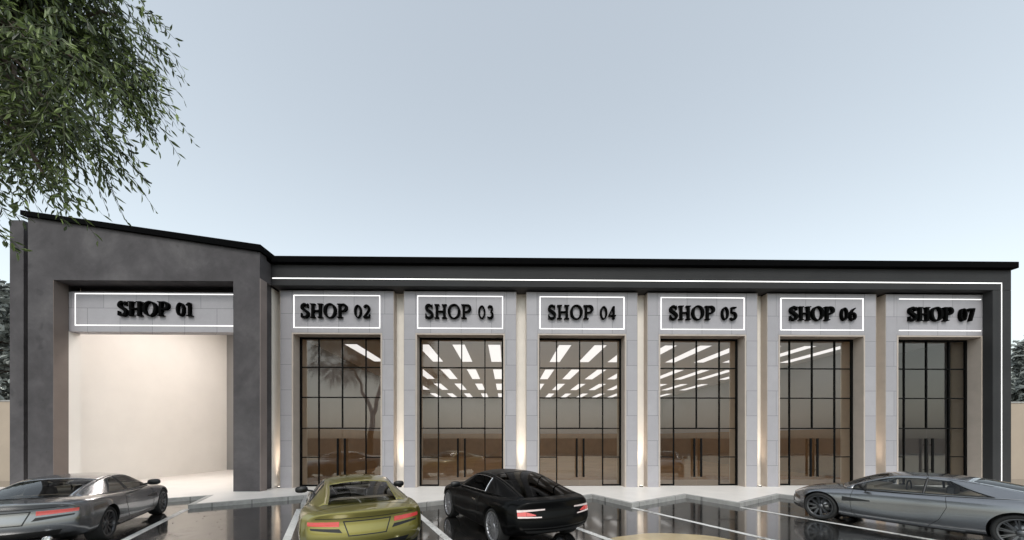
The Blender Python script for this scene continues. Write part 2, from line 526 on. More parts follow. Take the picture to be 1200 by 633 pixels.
# open bay lining
mb = MB()
mb.box(-17.17, -17.05, -0.098, 7.9, 0.1, 8.58)
mb.build("cream_side_wall", M['bay_wall'], B)
MB().box(-17.05, -8.98, 7.75, 7.9, 0.1, 8.58).build("grey_back_wall", M['bay_back'], B)
MB().box(-9.10, -8.985, 0.5, 7.75, 0.1, 8.58).build("cream_partition", M['bay_wall'], B)
MB().box(-17.05, -9.10, -0.098, 7.75, 8.46, 8.56).build("bay_ceiling", M['bay_wall'], B)
MB().box(-17.05, -9.10, 0.401, 7.75, 0.02, KERB - 0.002).build("bay_floor", M['paving'], B)
mb = MB(); mb.box(IL + 0.002, IR - 0.002, -0.46, -0.105, 6.02, 7.50)
mb.build("sign_beam", M['stone'], B)
mb = MB()
for (x0, x1, z0, z1) in ((IL + 0.25, IR - 0.01, 7.418, 7.445), (IL + 0.25, IR - 0.01, 6.24, 6.268), (IL + 0.25, IL + 0.262, 6.268, 7.418)):
    mb.box(x0, x1, -0.475, -0.458, z0, z1)
mb.build("light_strip", M['led'], B)

# charcoal frame with its light line
FY = -0.30
mb = MB()
mb.box(-8.948, 19.82, FY, 0.9, 7.86, 8.66)
mb.box(19.08, 19.82, FY, 0.9, 0, 7.858)
bevel(mb.build("charcoal_frame", M['fascia'], B), 0.01)
mb = MB()
mb.box(-8.9, 19.43, FY - 0.012, FY + 0.01, 8.112, 8.146)
mb.box(19.412, 19.43, FY - 0.012, FY + 0.01, KERB, 8.098)
mb.build("frame_light_strip", M['led'], B)
mb = MB()
mb.box(-8.855, 19.90, FY - 0.16, 28.4, 8.664, 8.91)
bevel(mb.build("flat_roof", M['roof'], B), 0.015)

# stone surrounds, recesses between, shopfronts
for i in range(6):
    x0 = PX0 + PP * i; x1 = x0 + PW
    a0, a1 = x0 + 0.5, x1 - 0.5
    s = MB()
    s.box(x0, a0 - 0.06, 0, 0.40, KERB - 0.05, TOPZ)
    s.box(a1 + 0.06, x1, 0, 0.40, KERB - 0.05, TOPZ)
    s.box(a0 - 0.06, a1 + 0.06, 0, 0.40, HEADZ + 0.06, TOPZ)
    st = bevel(s.build("stone_surround", M['stone'], B), 0.008)
    s = MB()                                             # thin beige lining of the reveal, flush face set 2 mm proud
    s.box(a0 - 0.058, a0, -0.003, 0.45, KERB, HEADZ)
    s.box(a1, a1 + 0.058, -0.003, 0.45, KERB, HEADZ)
    s.box(a0 - 0.058, a1 + 0.058, -0.003, 0.95, HEADZ + 0.002, HEADZ + 0.058)
    s.build("reveal_lining", M['reveal'], st)
    for xa in (x0 - 0.012, x1 + 0.001):                  # warm render on the outer side faces
        MB().box(xa, xa + 0.011, 0.004, 0.358, KERB, TOPZ).build("side_lining", M['reveal'], st)
    for xa in (a0 - 0.058, a1):
        MB().box(xa, xa + 0.058, 0.452, 0.96, KERB, HEADZ).build("inner_jamb", M['jamb'], st)
    s = MB()
    zt, zb = 7.62, 6.34
    w = 0.024
    s.box(a0 + 0.02, a1 - 0.02, -0.018, 0.004, zt - w, zt)
    s.box(a0 + 0.02, a1 - 0.02, -0.018, 0.004, zb, zb + w)
    if i < 5:
        s.box(a0 + 0.02, a0 + 0.02 + w, -0.018, 0.004, zb + w, zt - w)
        s.box(a1 - 0.02 - w, a1 - 0.02, -0.018, 0.004, zb + w, zt - w)
    s.build("light_frame", M['led'], st)
    # shopfront: frame with mullions, glazing, two doors with bar handles
    y0, y1 = GLY, GLY + 0.07
    f = MB()
    xs = [a0 + 0.75, (a0 + a1) / 2, a1 - 0.75]
    t = 0.02
    zr = [1.28, 2.45, 3.69, 4.90]
    f.box(a0, a0 + 0.07, y0, y1, KERB, HEADZ); f.box(a1 - 0.07, a1, y0, y1, KERB, HEADZ)
    f.box(a0 + 0.07, a1 - 0.07, y0, y1, HEADZ - 0.07, HEADZ)
    for x in (xs[0], xs[2]): f.box(x - t, x + t, y0 + 0.003, y1, KERB, HEADZ - 0.07)
    f.box(xs[1] - t, xs[1] + t, y0 + 0.003, y1, 2.45 + 0.03, HEADZ - 0.07)
    cells = [(a0 + 0.07, xs[0] - t), (xs[0] + t, xs[1] - t), (xs[1] + t, xs[2] - t), (xs[2] + t, a1 - 0.07)]
    for z in zr[2:]:
        for c in cells: f.box(c[0], c[1], y0 + 0.006, y1, z - 0.022, z + 0.022)
    for c in (cells[0], cells[3]):
        f.box(c[0], c[1], y0 + 0.006, y1, 1.28 - 0.02, 1.28 + 0.02)
        f.box(c[0], c[1], y0 + 0.006, y1, 2.45 - 0.02, 2.45 + 0.02)
        f.box(c[0], c[1], y0 + 0.006, y1, KERB, KERB + 0.06)
    f.box(xs[0] + t, xs[2] - t, y0 + 0.006, y1, 2.45 - 0.025, 2.45 + 0.028)
    fr = f.build("shopfront", M['black'], B)
    g = MB(); yg = GLY + 0.035
    for (p, q) in cells:
        lo = 2.45 if (p, q) in (cells[1], cells[2]) else KERB
        g.quad((p, yg, lo), (q, yg, lo), (q, yg, HEADZ - 0.07), (p, yg, HEADZ - 0.07))
    g.build("glazing", M['glass'], fr, recalc=False)
    for sgn in (-1, 1):
        e0 = xs[1] + sgn * 0.008; e1 = xs[1] + sgn * (0.93 - t - 0.012)
        e0, e1 = min(e0, e1), max(e0, e1)
        MB().quad((e0, yg - 0.01, KERB + 0.015), (e1, yg - 0.01, KERB + 0.015), (e1, yg - 0.01, 2.42), (e0, yg - 0.01, 2.42)).build("door", M['glass'], fr, recalc=False)
        hx = xs[1] + sgn * 0.14
        h = MB()
        h.box(hx - 0.034, hx + 0.034, GLY - 0.095, GLY - 0.045, 0.48, 2.04)
        for z in (0.75, 1.77): h.box(hx - 0.012, hx + 0.012, GLY - 0.045, yg - 0.011, z - 0.012, z + 0.012)
        h.build("door_handle", M['black'], fr)
# recess walls
mb = MB()
gaps = [(-9.06, PX0)] + [(PX0 + PP * i + PW, PX0 + PP * (i + 1)) for i in range(5)]
for (p, q) in gaps:
    MB().box(p - 0.01, q + 0.01, 0.36, 0.398, 0.1, 7.85).build("recess_wall", M['strip'], B)
MB().box(-8.948, 19.08, 0.405, 0.44, TOPZ - 0.02, 7.855).build("top_closure", M['roof'], B)

# the hall behind the glass
HC, HB = 6.2, 22.4
HX0, HX1 = -8.55, 16.3
MB().quad((-8.9, 0.46, KERB + 0.001), (19.4, 0.46, KERB + 0.001), (19.4, HB, KERB + 0.001), (-8.9, HB, KERB + 0.001)).build("hall_floor", M['hall_floor'], B)
MB().quad((-8.7, 0.47, KERB + 0.005), (19.3, 0.47, KERB + 0.005), (19.3, 2.3, KERB + 0.005), (-8.7, 2.3, KERB + 0.005)).build("reflection_strip", M['painted_reflection'], B)  # strip added in place of the pavement's reflection in the glass
MB().box(-8.9, 19.4, 0.96, HB, HC, HC + 0.1).build("hall_ceiling", M['hall_ceiling'], B)
mb = MB()
mb.box(HX0 - 0.15, HX0, 0.96, HB, KERB, HC); mb.box(HX1, HX1 + 0.15, 0.96, HB, KERB, HC)
mb.box(HX0, HX1, HB, HB + 0.15, KERB, HC)
mb.box(19.2, 19.4, 0.96, HB, KERB, HC); mb.box(HX1 + 0.15, 19.2, 9.0, 9.15, KERB, HC)
mb.build("hall_wall", M['hall_wall'], B)
mb = MB()
mb.box(HX0, HX1, HB - 0.03, HB - 0.001, KERB, 2.5); mb.box(HX1 - 0.03, HX1 - 0.001, 0.97, HB - 0.03, KERB, 2.5)
mb.box(HX0 + 0.001, HX0 + 0.03, 0.97, HB - 0.03, KERB, 2.5); mb.box(HX1 + 0.15, 19.2, 8.97, 8.999, KERB, 2.5)
mb.build("reflection_band", M['reflection_band'], B)  # band added in place of the mirrored ground, not real panelling
# opaque outer shell so no daylight leaks in
mb = MB()
mb.box(-8.95, 19.8, HB + 0.16, HB + 0.4, 0, 8.66); mb.box(19.42, 19.8, 0.91, HB + 0.16, 0, 8.66); mb.box(-8.97, -8.75, 0.97, HB + 0.16, 0, 8.66)
mb.box(-8.75, 19.42, 0.45, 0.955, HEADZ + 0.06, 8.66)
for (p, q) in gaps:
    mb.box(max(p, -8.74) - 0.45, min(q + 0.45, 19.41), 0.49, 0.9, 0.1, HEADZ + 0.058)
mb.build("outer_shell", M['fascia'], B)

# ceiling lights
cl = empty("ceiling_light")
MB().box(-0.27, 0.27, -1.72, 1.72, -0.02, 0).build("diffuser", M['panel'], cl)
mb = MB()
for (x0, x1, y0, y1) in ((-0.29, -0.27, -1.74, 1.74), (0.27, 0.29, -1.74, 1.74), (-0.27, 0.27, -1.74, -1.72), (-0.27, 0.27, 1.72, 1.74)):
    mb.box(x0, x1, y0, y1, -0.025, 0)
mb.build("frame", M['hall_ceiling'], cl)
spots = [(-6.85 + 1.575 * k, CAM_Y + d) for d in (17.0, 22.5, 28.0, 33.8) for k in range(15)]
for i, (x, y) in enumerate(spots):
    o = cl if i == 0 else copy_tree(cl)
    o.location = (x, y, HC - 0.001)
    tag(o, "long white ceiling light panel inside the hall, seen through the shop glass", "ceiling light", "ceiling lights inside the hall")
bl = empty("ceiling_light")
MB().box(-1.6, 1.6, -0.5, 0.5, -0.03, 0).build("diffuser", M['bay_panel'], bl)
mb = MB()
for (x0, x1, y0, y1) in ((-1.63, -1.6, -0.53, 0.53), (1.6, 1.63, -0.53, 0.53), (-1.6, 1.6, -0.53, -0.5), (-1.6, 1.6, 0.5, 0.53)):
    mb.box(x0, x1, y0, y1, -0.035, 0)
mb.build("frame", M['black'], bl)
for i, (x, y) in enumerate(((-13.2, 1.4), (-13.2, 3.4), (-13.2, 5.4))):
    o = bl if i == 0 else copy_tree(bl)
    o.location = (x, y, 8.459)
    tag(o, "wide warm ceiling light in the open bay behind the SHOP 01 beam", "ceiling light", "ceiling lights of the open bay")

# uplights in the recesses
sl = bpy.data.lights.new("uplight_lamp", 'SPOT')
sl.energy = 300; sl.spot_size = R(24); sl.spot_blend = 1.0; sl.color = (1, 0.86, 0.72); sl.shadow_soft_size = 0.06
up = empty("uplight")
MB().lathe([(0.0, 0.0), (0.07, 0.0), (0.07, 0.035), (0.055, 0.04)], 20, 'z').build("housing", M['black'], up)
MB().lathe([(0.055, 0.038), (0.0, 0.038)], 20, 'z').build("lens", M['lens'], up)
lo = bpy.data.objects.new("lamp", sl); COL.objects.link(lo); lo.parent = up
lo.location = (0, 0, 0.06); lo.rotation_euler = (R(180 - 4), 0, 0)
names = ["beside the concrete portal"] + ["between SHOP 0%d and SHOP 0%d" % (k, k + 1) for k in range(2, 7)]
for i, (p, q) in enumerate(gaps):
    o = up if i == 0 else copy_tree(up)
    o.location = (max((p + q) / 2, p + 0.1), 0.14, KERB)
    tag(o, "small round uplight at the foot of the pale recess " + names[i], "uplight", "uplights at the foot of the facade")

# ------------------------------------------------------------------ sign lettering
def arc(cx, cy, rx, ry, a0, a1, n=18):
    return [(cx + rx * math.cos(R(a0 + (a1 - a0) * k / n)), cy + ry * math.sin(R(a0 + (a1 - a0) * k / n))) for k in range(n + 1)]
def stroke(pts, widths):
    out_l, out_r = [], []
    n = len(pts)
    for i, p in enumerate(pts):
        a, b = pts[max(i - 1, 0)], pts[min(i + 1, n - 1)]
        d = Vector((b[0] - a[0], b[1] - a[1])).normalized()
        w = widths(i / (n - 1)) / 2
        out_l.append((p[0] - d.y * w, p[1] + d.x * w)); out_r.append((p[0] + d.y * w, p[1] - d.x * w))
    return [[out_l[i], out_l[i + 1], out_r[i + 1], out_r[i]] for i in range(n - 1)]
def ring(cx, cy, rx, ry, ix, iy, n=32):
    o_ = arc(cx, cy, rx, ry, 0, 360, n); i_ = arc(cx, cy, ix, iy, 0, 360, n)
    return [[o_[k], o_[k + 1], i_[k + 1], i_[k]] for k in range(n)]
def rect(x0, x1, y0, y1): return [[(x0, y0), (x1, y0), (x1, y1), (x0, y1)]]
def quadp(*p): return [list(p)]
T, N = 0.18, 0.075
fat = lambda a, b: (lambda t: a + (b - a) * math.sin(math.pi * t))
GL = {
 'H': (0.95, rect(.1, .1 + T, .06, .94) + rect(.67, .67 + T, .06, .94) + rect(0, .38, 0, .06) + rect(.57, .95, 0, .06) + rect(0, .38, .94, 1) + rect(.57, .95, .94, 1) + rect(.1 + T, .67, .46, .54)),
 'O': (0.98, ring(.49, .5, .49, .53, .29, .46)),
 'P': (0.78, rect(.1, .1 + T, .06, .94) + rect(0, .40, 0, .06) + rect(0, .1 + T, .94, 1) + stroke(arc(.38, .72, .30, .245, 90, -90), fat(.08, .20)) + rect(.28, .385, .925, 1.0) + rect(.28, .385, .44, .515)),
 'S': (0.66, stroke(arc(.32, .745, .215, .215, 25, 205, 14) + [(.20, .60), (.33, .52), (.46, .43)] + arc(.325, .26, .235, .225, 25, -165, 14), fat(.075, .20)) + quadp((.50, .70), (.57, .70), (.57, 1.0), (.53, 1.0)) + quadp((.04, .0), (.08, .0), (.11, .32), (.04, .32))),
 '0': (0.60, ring(.30, .46, .28, .47, .15, .40)),
 '1': (0.46, rect(.19, .33, .055, .93) + rect(.06, .46, 0, .055) + quadp((.03, .76), (.05, .72), (.19, .80), (.19, .93))),
 '2': (0.58, stroke(arc(.28, .67, .20, .21, 160, -20, 14) + [(.44, .52), (.33, .35), (.17, .17), (.07, .06)], fat(.07, .15)) + rect(.04, .52, 0, .11) + quadp((.46, .11), (.52, .11), (.56, .25), (.51, .25))),
 '3': (0.56, stroke(arc(.26, .70, .18, .19, 150, -80, 14), fat(.06, .14)) + stroke(arc(.25, .26, .22, .225, 80, -150, 14), fat(.06, .16))),
 '4': (0.60, rect(.35, .49, 0, .93) + rect(.02, .35, .22, .30) + rect(.49, .59, .22, .30) + quadp((.02, .30), (.12, .30), (.37, .84), (.35, .93))),
 '5': (0.56, rect(.12, .50, .83, .93) + rect(.12, .19, .50, .83) + stroke([(.15, .52)] + arc(.25, .28, .235, .255, 95, -150, 16), fat(.06, .16))),
 '6': (0.60, ring(.31, .29, .27, .30, .14, .235) + stroke([(.50, .90), (.34, .80), (.20, .62), (.11, .42), (.09, .30)], fat(.07, .13))),
 '7': (0.56, rect(.05, .53, .82, .93) + quadp((.38, .82), (.53, .82), (.29, 0), (.14, 0)) + quadp((.05, .70), (.09, .70), (.11, .82), (.05, .82))),
}
def lettering(text, cx, zc, width, height, y_face, depth):
    adv = [GL[c][0] if c != ' ' else 0.36 for c in text]
    gap = 0.07
    tot = sum(adv) + gap * (len(text) - 1)
    sx = width / tot
    out = []; x = cx - width / 2
    k = 0
    for c, a in zip(text, adv):
        if c != ' ':
            mb = MB(); out.append(mb)
            for poly in GL[c][1]:
                k += 1
                e = (k % 7) * 0.0004
                mb.prism([(x + p[0] * sx, zc - height / 2 + p[1] * height) for p in poly], 'y', y_face - depth - e, y_face + 0.002 + e)
        x += (a + gap) * sx
    return out
def sign(text, cx, zc, w, h, y, where):
    e = empty("shop_sign", (cx, y, zc))
    tag(e, where, "sign", "shop number signs")
    for mb in lettering(text, 0, 0, w, h, 0, 0.11):
        mb.build("letter", M['letter'], e)
sign("SHOP 01", -13.05, 6.86, 2.72, 0.53, -0.46, "black serif letters SHOP 01 on the wide stone beam over the open bay")
for i in range(6):
    n = "0%d" % (i + 2)
    sign("SHOP " + n, PX0 + PP * i + PW / 2 - 0.02, 6.99, 2.68, 0.54, 0.0, "black serif letters SHOP %s over the glass doors of that bay" % n)

# ------------------------------------------------------------------ cars
def lerp(a, b, t): return a + (b - a) * t
def interp_rows(rows, xs):
    """smooth (cubic hermite, finite-difference) interpolation of table rows over first column"""
    n = len(rows); out = []
    for x in xs:
        i = 0
        while i < n - 2 and x > rows[i + 1][0]: i += 1
        x0, x1 = rows[i][0], rows[i + 1][0]
        t = (x - x0) / (x1 - x0); h = x1 - x0
        r = [x]
        for k in range(1, len(rows[0])):
            def sl(j):
                if j <= 0: return (rows[1][k] - rows[0][k]) / (rows[1][0] - rows[0][0])
                if j >= n - 1: return (rows[-1][k] - rows[-2][k]) / (rows[-1][0] - rows[-2][0])
                return (rows[j + 1][k] - rows[j - 1][k]) / (rows[j + 1][0] - rows[j - 1][0])
            m0, m1 = sl(i), sl(i + 1)
            p0, p1 = rows[i][k], rows[i + 1][k]
            r.append((2*t**3-3*t*t+1)*p0 + (t**3-2*t*t+t)*h*m0 + (-2*t**3+3*t*t)*p1 + (t**3-t*t)*h*m1)
        out.append(r)
    return out
def tab(t, x):
    if x <= t[0][0]: return t[0][1]
    for (a, b), (c, d) in zip(t, t[1:]):
        if x <= c: return lerp(b, d, (x - a) / (c - a))
    return t[-1][1]
def smooth(t):
    t = max(0, min(1, t)); return t * t * (3 - 2 * t)

def apply_mods(o):
    dg = bpy.context.evaluated_depsgraph_get()
    me = bpy.data.meshes.new_from_object(o.evaluated_get(dg))
    old = o.data
    o.modifiers.clear(); o.data = me
    bpy.data.meshes.remove(old)
    return o

def car_body(sp, paint, parent):
    rows = sp['body']
    x0, x1 = rows[0][0], rows[-1][0]
    xs = [x0, x0 + 0.05] + [x0 + 0.05 + (x1 - x0 - 0.1) * k / 24 for k in range(1, 24)] + [x1 - 0.05, x1]
    st = interp_rows(rows, xs)
    def chain(r):
        x, zb, ws, wm, zm, wsh, zsh, wte, zte, zc = r
        return [(0, zb), (ws * .5, zb), (ws, zb + .004), ((ws + wm) / 2 + .03, lerp(zb, zm, .38)), (wm, zm),
                ((wm + wsh) / 2 + .012, (zm + zsh) / 2 + .04), (wsh, zsh), (wte, zte), (wte * .5, lerp(zte, zc, .75)), (0, zc)]
    NJ = 10
    def warp(x, y, z):
        b = smooth((sp['rear_warp_x'] - x) / 0.5)
        dx = b * (tab(sp['rear_prof'], z) + sp['rear_wrap'] * (abs(y) / .85) ** 2.4)
        f = smooth((x - sp['front_warp_x']) / 0.5)
        dx -= f * (tab(sp['front_prof'], z) + sp['front_wrap'] * (abs(y) / .75) ** 2.2)
        return (x + dx, y, z)
    bm = bmesh.new()
    grid = []
    for r in st:
        c = chain(r); ring_ = []
        for j in range(NJ): ring_.append(bm.verts.new(warp(r[0], c[j][0], c[j][1])))
        for j in range(NJ - 2, 0, -1): ring_.append(bm.verts.new(warp(r[0], -c[j][0], c[j][1])))
        grid.append(ring_)
    n = len(grid[0])
    for a, b in zip(grid, grid[1:]):
        for k in range(n): bm.faces.new((a[k], a[(k + 1) % n], b[(k + 1) % n], b[k]))
    def cap(ring_, r, flip):
        c = chain(r)
        # rows j=2..7; columns 5 : +y ... -y
        bot = [ring_[2], ring_[1], ring_[0], ring_[n - 1], ring_[n - 2]]
        top = [ring_[7], ring_[8], ring_[9], ring_[n - 8], ring_[n - 7]]
        G = [bot]
        for j in range(3, 7):
            row = [ring_[j]]
            for q in (0.5, 0, -0.5):
                row.append(bm.verts.new(warp(r[0], c[j][0] * q, c[j][1])))
            row.append(ring_[n - j])
            G.append(row)
        G.append(top)
        for a, b in zip(G, G[1:]):
            for k in range(4):
                f = (a[k], a[k + 1], b[k + 1], b[k])
                bm.faces.new(f if not flip else f[::-1])
    cap(grid[0], st[0], False); cap(grid[-1], st[-1], True)
    bmesh.ops.recalc_face_normals(bm, faces=bm.faces)
    me = bpy.data.meshes.new("body")
    bm.to_mesh(me); bm.free()
    o = link("body", me, None, [paint, M['trim']])
    o.modifiers.new("s", 'SUBSURF').levels = 2
    apply_mods(o)
    mb = MB()
    for ax in (sp['ax_f'], sp['ax_r']):
        for s in (-1, 1):
            ya, yb = sorted((s * 0.58, s * 1.2))
            mb.lathe([(0, ya), (sp['arch'], ya), (sp['arch'], yb), (0, yb)], 48, 'y', (ax, 0, sp['wr'] + 0.005), 1)
    cut = mb.build("cutter", [paint, M['trim']])
    bmc = bmesh.new(); bmc.from_mesh(cut.data); bmesh.ops.remove_doubles(bmc, verts=bmc.verts, dist=1e-5); bmesh.ops.recalc_face_normals(bmc, faces=bmc.faces); bmc.to_mesh(cut.data); bmc.free()
    bo = o.modifiers.new("b", 'BOOLEAN'); bo.operation = 'DIFFERENCE'; bo.object = cut; bo.solver = 'EXACT'
    apply_mods(o)
    bpy.data.objects.remove(cut)
    for p in o.data.polygons: p.use_smooth = True
    o.data.set_sharp_from_angle(angle=R(38))
    o.parent = parent
    bmt = bmesh.new(); bmt.from_mesh(o.data)
    bvh = BVHTree.FromBMesh(bmt); bmt.free()
    return o, bvh

def patch(mb, bvh, corners, view, off=0.006, nu=10, nv=3, mi=0, depth=0.02):
    """quad given by four 2D corners projected on the body. view: 'rear' (y,z), 'front' (y,z), 'left'/'right' (x,z), 'top' (x,y)"""
    org = {'rear': lambda p: ((-5, p[0], p[1]), (1, 0, 0)), 'front': lambda p: ((5, p[0], p[1]), (-1, 0, 0)),
           'left': lambda p: ((p[0], 4, p[1]), (0, -1, 0)), 'right': lambda p: ((p[0], -4, p[1]), (0, 1, 0)),
           'top': lambda p: ((p[0], p[1], 4), (0, 0, -1))}[view]
    a, b, c, d = [Vector(q) for q in corners]
    outer, inner = [], []
    for j in range(nv + 1):
        for i in range(nu + 1):
            u, v = i / nu, j / nv
            p = a.lerp(b, u).lerp(d.lerp(c, u), v)
            o_, dr = org(p)
            hit = bvh.ray_cast(Vector(o_), Vector(dr))
            if hit[0] is None:
                return
            nn = hit[1]
            if nn.dot(Vector(dr)) > 0: nn = -nn
            e = off
            outer.append(hit[0] + nn * e); inner.append(hit[0] - nn * depth)
    W_ = nu + 1
    fs = [(j * W_ + i, j * W_ + i + 1, (j + 1) * W_ + i + 1, (j + 1) * W_ + i) for j in range(nv) for i in range(nu)]
    mb.add(outer, fs, mi, True)
    rim = [i for i in range(W_)] + [j * W_ + nu for j in range(1, nv + 1)] + [nv * W_ + i for i in range(nu - 1, -1, -1)] + [j * W_ for j in range(nv - 1, 0, -1)]
    vs = [outer[i] for i in rim] + [inner[i] for i in rim]
    k = len(rim)
    mb.add(vs, [(i, (i + 1) % k, (i + 1) % k + k, i + k) for i in range(k)], mi)

def seam(mb, bvh, pts, view, w=0.007):
    for p, q in zip(pts, pts[1:]):
        d = Vector((q[0] - p[0], q[1] - p[1])).normalized(); nx, ny = -d.y * w / 2, d.x * w / 2
        p = (p[0] - d.x * w / 2, p[1] - d.y * w / 2); q = (q[0] + d.x * w / 2, q[1] + d.y * w / 2)
        patch(mb, bvh, [(p[0] - nx, p[1] - ny), (q[0] - nx, q[1] - ny), (q[0] + nx, q[1] + ny), (p[0] + nx, p[1] + ny)], view, 0.003, 16, 1, 0, 0.003)

def catmull(pts, n):
    out = []
    m = len(pts)
    for i in range(m - 1):
        p0, p1, p2, p3 = [Vector(pts[max(0, min(m - 1, i + k))]) for k in (-1, 0, 1, 2)]
        for k in range(n):
            t = k / n
            out.append(0.5 * ((2 * p1) + (p2 - p0) * t + (2 * p0 - 5 * p1 + 4 * p2 - p3) * t * t + (3 * p1 - p0 - 3 * p2 + p3) * t ** 3))
    out.append(Vector(pts[-1]))
    return out

def greenhouse(sp, paint, parent):
    n = 6
    Rl = catmull(sp['rail'], n); Bl = catmull(sp['belt'], n)
    cr = catmull([(a, b, 0) for a, b in sp['crown']], n)      # (forward bow, height) at the middle
    NT_ = len(Rl)
    ss = [0, .07, .2, .4, .6, .8, .90, 1]
    vv = [-1, -.90, -.75, -.5, -.25, 0, .25, .5, .75, .90, 1]
    w0, w1, r0, r1 = sp['ws0'] * n, sp['ws1'] * n, sp['rw0'] * n, sp['rw1'] * n
    s0, s1 = sp['sw0'] * n, sp['sw1'] * n
    top = [[Vector((lerp(Rl[t].x, Rl[t].x, 0) + cr[t].x * (1 - v * v), Rl[t].y * v, Rl[t].z + cr[t].y * (1 - abs(v) ** 2.2))) for v in vv] for t in range(NT_)]
    def samp(L_, tf):
        i = max(0, min(NT_ - 2, int(tf)))
        return L_[i].lerp(L_[i + 1], tf - i)
    def side(t, s, sg):
        ta = s1 - 2.2 * n
        ramp = (t - ta) / (s1 - ta) if ta < t <= s1 else (NT_ - 1 - t) / (NT_ - 1 - s1) if t > s1 else 0
        tf = t - sp['lean'] * n * s * ramp
        rr_, bb_ = samp(Rl, tf), samp(Bl, tf)
        p = bb_.lerp(rr_, s)
        bul = sp['bulge'] * math.sin(math.pi * s) * min(1, (rr_.z - bb_.z) / .25)
        return Vector((p.x, sg * (p.y + bul), p.z))
    mb = MB(); ws = MB(); rw = MB(); sw = {1: MB(), -1: MB()}
    vi = range(len(vv) - 1)
    for t in range(NT_ - 1):
        for k in vi:
            q = [top[t][k], top[t][k + 1], top[t + 1][k + 1], top[t + 1][k]]
            inner = 0 < k < len(vv) - 2
            tgt = ws if (w0 <= t < w1 and inner) else rw if (r0 <= t < r1 and inner) else mb
            tgt.add(q, [(0, 1, 2, 3)], 0, True)
    for sg in (1, -1):
        for t in range(NT_ - 1):
            for k in range(len(ss) - 1):
                q = [side(t, ss[k], sg), side(t + 1, ss[k], sg), side(t + 1, ss[k + 1], sg), side(t, ss[k + 1], sg)]
                glass = s0 <= t < int(s1) and 0 < k < 6
                tgt = sw[sg] if glass else mb
                if sg < 0: q = q[::-1]
                tgt.add(q, [(0, 1, 2, 3)], 0, True)
    def fin(b, name, mat, thick=0.0):
        o = b.build(name, mat, parent)
        bm = bmesh.new(); bm.from_mesh(o.data); bmesh.ops.remove_doubles(bm, verts=bm.verts, dist=1e-4); bmesh.ops.recalc_face_normals(bm, faces=bm.faces); bm.to_mesh(o.data); bm.free()
        o.data.materials.append(M['trim'])
        if thick:
            m = o.modifiers.new("s", 'SOLIDIFY'); m.thickness = thick; m.offset = -1; m.material_offset = 1; m.material_offset_rim = 1
        return o
    fin(mb, "roof", paint, 0.025)
    fin(ws, "windscreen", M[sp['glass']])
    fin(rw, "rear_window", M[sp['glass']])
    for sg in (1, -1):
        so_ = fin(sw[sg], "side_window", M[sp['glass']])
        tr = MB()
        lowp = [side(t, ss[1], sg) for t in range(int(s0), int(s1) + 1)]
        upp = [side(t, ss[6], sg) for t in range(int(s0), int(s1) + 1)]
        rear = [side(int(s1), ss[k], sg) for k in range(1, 7)]
        tr.tube(lowp, 0.009, 6); tr.tube(rear, 0.009, 6)
        if sp['chrome']: tr.tube(upp, 0.007, 6)
        tr.build("window_trim", M['chrome'] if sp['chrome'] else M['trim'], so_)
        # B pillar
        if not sp['chrome']:
            tb = sp['bpillar']
            bp = MB(); bp.tube([side(int(tb * n), s, sg) - Vector((0, sg * 0.012, 0)) for s in (.05, .4, .7, .95)], 0.022, 6)
            bp.build("door_pillar", M['trim'], parent)

def wheel(sp, parent, x, side):
    y = side * sp['track']
    r = sp['wr']; w = 0.125
    o = empty
    ty = MB()
    rr = sp['rim']
    ty.lathe([(rr, -w + .02), (rr + .015, -w), (r - .03, -w), (r - .008, -w + .02), (r, -w + .05), (r, w - .05), (r - .008, w - .02), (r - .03, w), (rr + .015, w), (rr, w - .02), (rr - .01, w - .04), (rr - .01, -w + .04), (rr, -w + .02)], 44, 'y', (x, y, r))
    tyre = ty.build("wheel", M['rubber'], parent)
    f = side
    rm = MB()
    rm.lathe([(rr, f * (w - .012)), (rr - .022, f * (w - .006)), (rr - .03, f * (w - .03)), (rr - .035, f * (-w + .03))], 44, 'y', (x, y, r))
    N_ = sp['spokes']
    for k in range(N_):
        for off in ((-.07, .07) if sp['twin'] else (0,)):
            a = 2 * math.pi * (k + .25) / N_
            a0, a1 = a + off * .3, a + off * 1.2
            c0 = Vector((math.cos(a0), 0, math.sin(a0))); c1 = Vector((math.cos(a1), 0, math.sin(a1)))
            t0 = Vector((-c0.z, 0, c0.x)); t1 = Vector((-c1.z, 0, c1.x))
            hw = sp['spoke_w']
            P0, P1 = c0 * .05, c1 * (rr - .02)
            ya, yb = f * (w - .045), f * (w - .012)
            vs = []
            for P, tt, q, yy in ((P0, t0, hw * 1.2, ya), (P1, t1, hw, yb)):
                for dy in (0, -f * .03):
                    vs += [(x + P.x + tt.x * q, y + yy + dy, r + P.z + tt.z * q), (x + P.x - tt.x * q, y + yy + dy, r + P.z - tt.z * q)]
            rm.add(vs, [(0, 1, 5, 4), (2, 6, 7, 3), (0, 4, 6, 2), (1, 3, 7, 5), (0, 2, 3, 1), (4, 5, 7, 6)])
    rm.lathe([(0, f * (w - .03)), (.045, f * (w - .03)), (.065, f * (w - .05)), (.07, f * (w - .09))], 20, 'y', (x, y, r))
    rm.build("rim", M[sp['rim_mat']], tyre)
    d = MB(); d.lathe([(0.02, f * 0.02), (.19, f * 0.02), (.19, f * 0.0), (0.02, 0)], 32, 'y', (x, y, r))
    d.build("brake_disc", M['disc'], tyre)

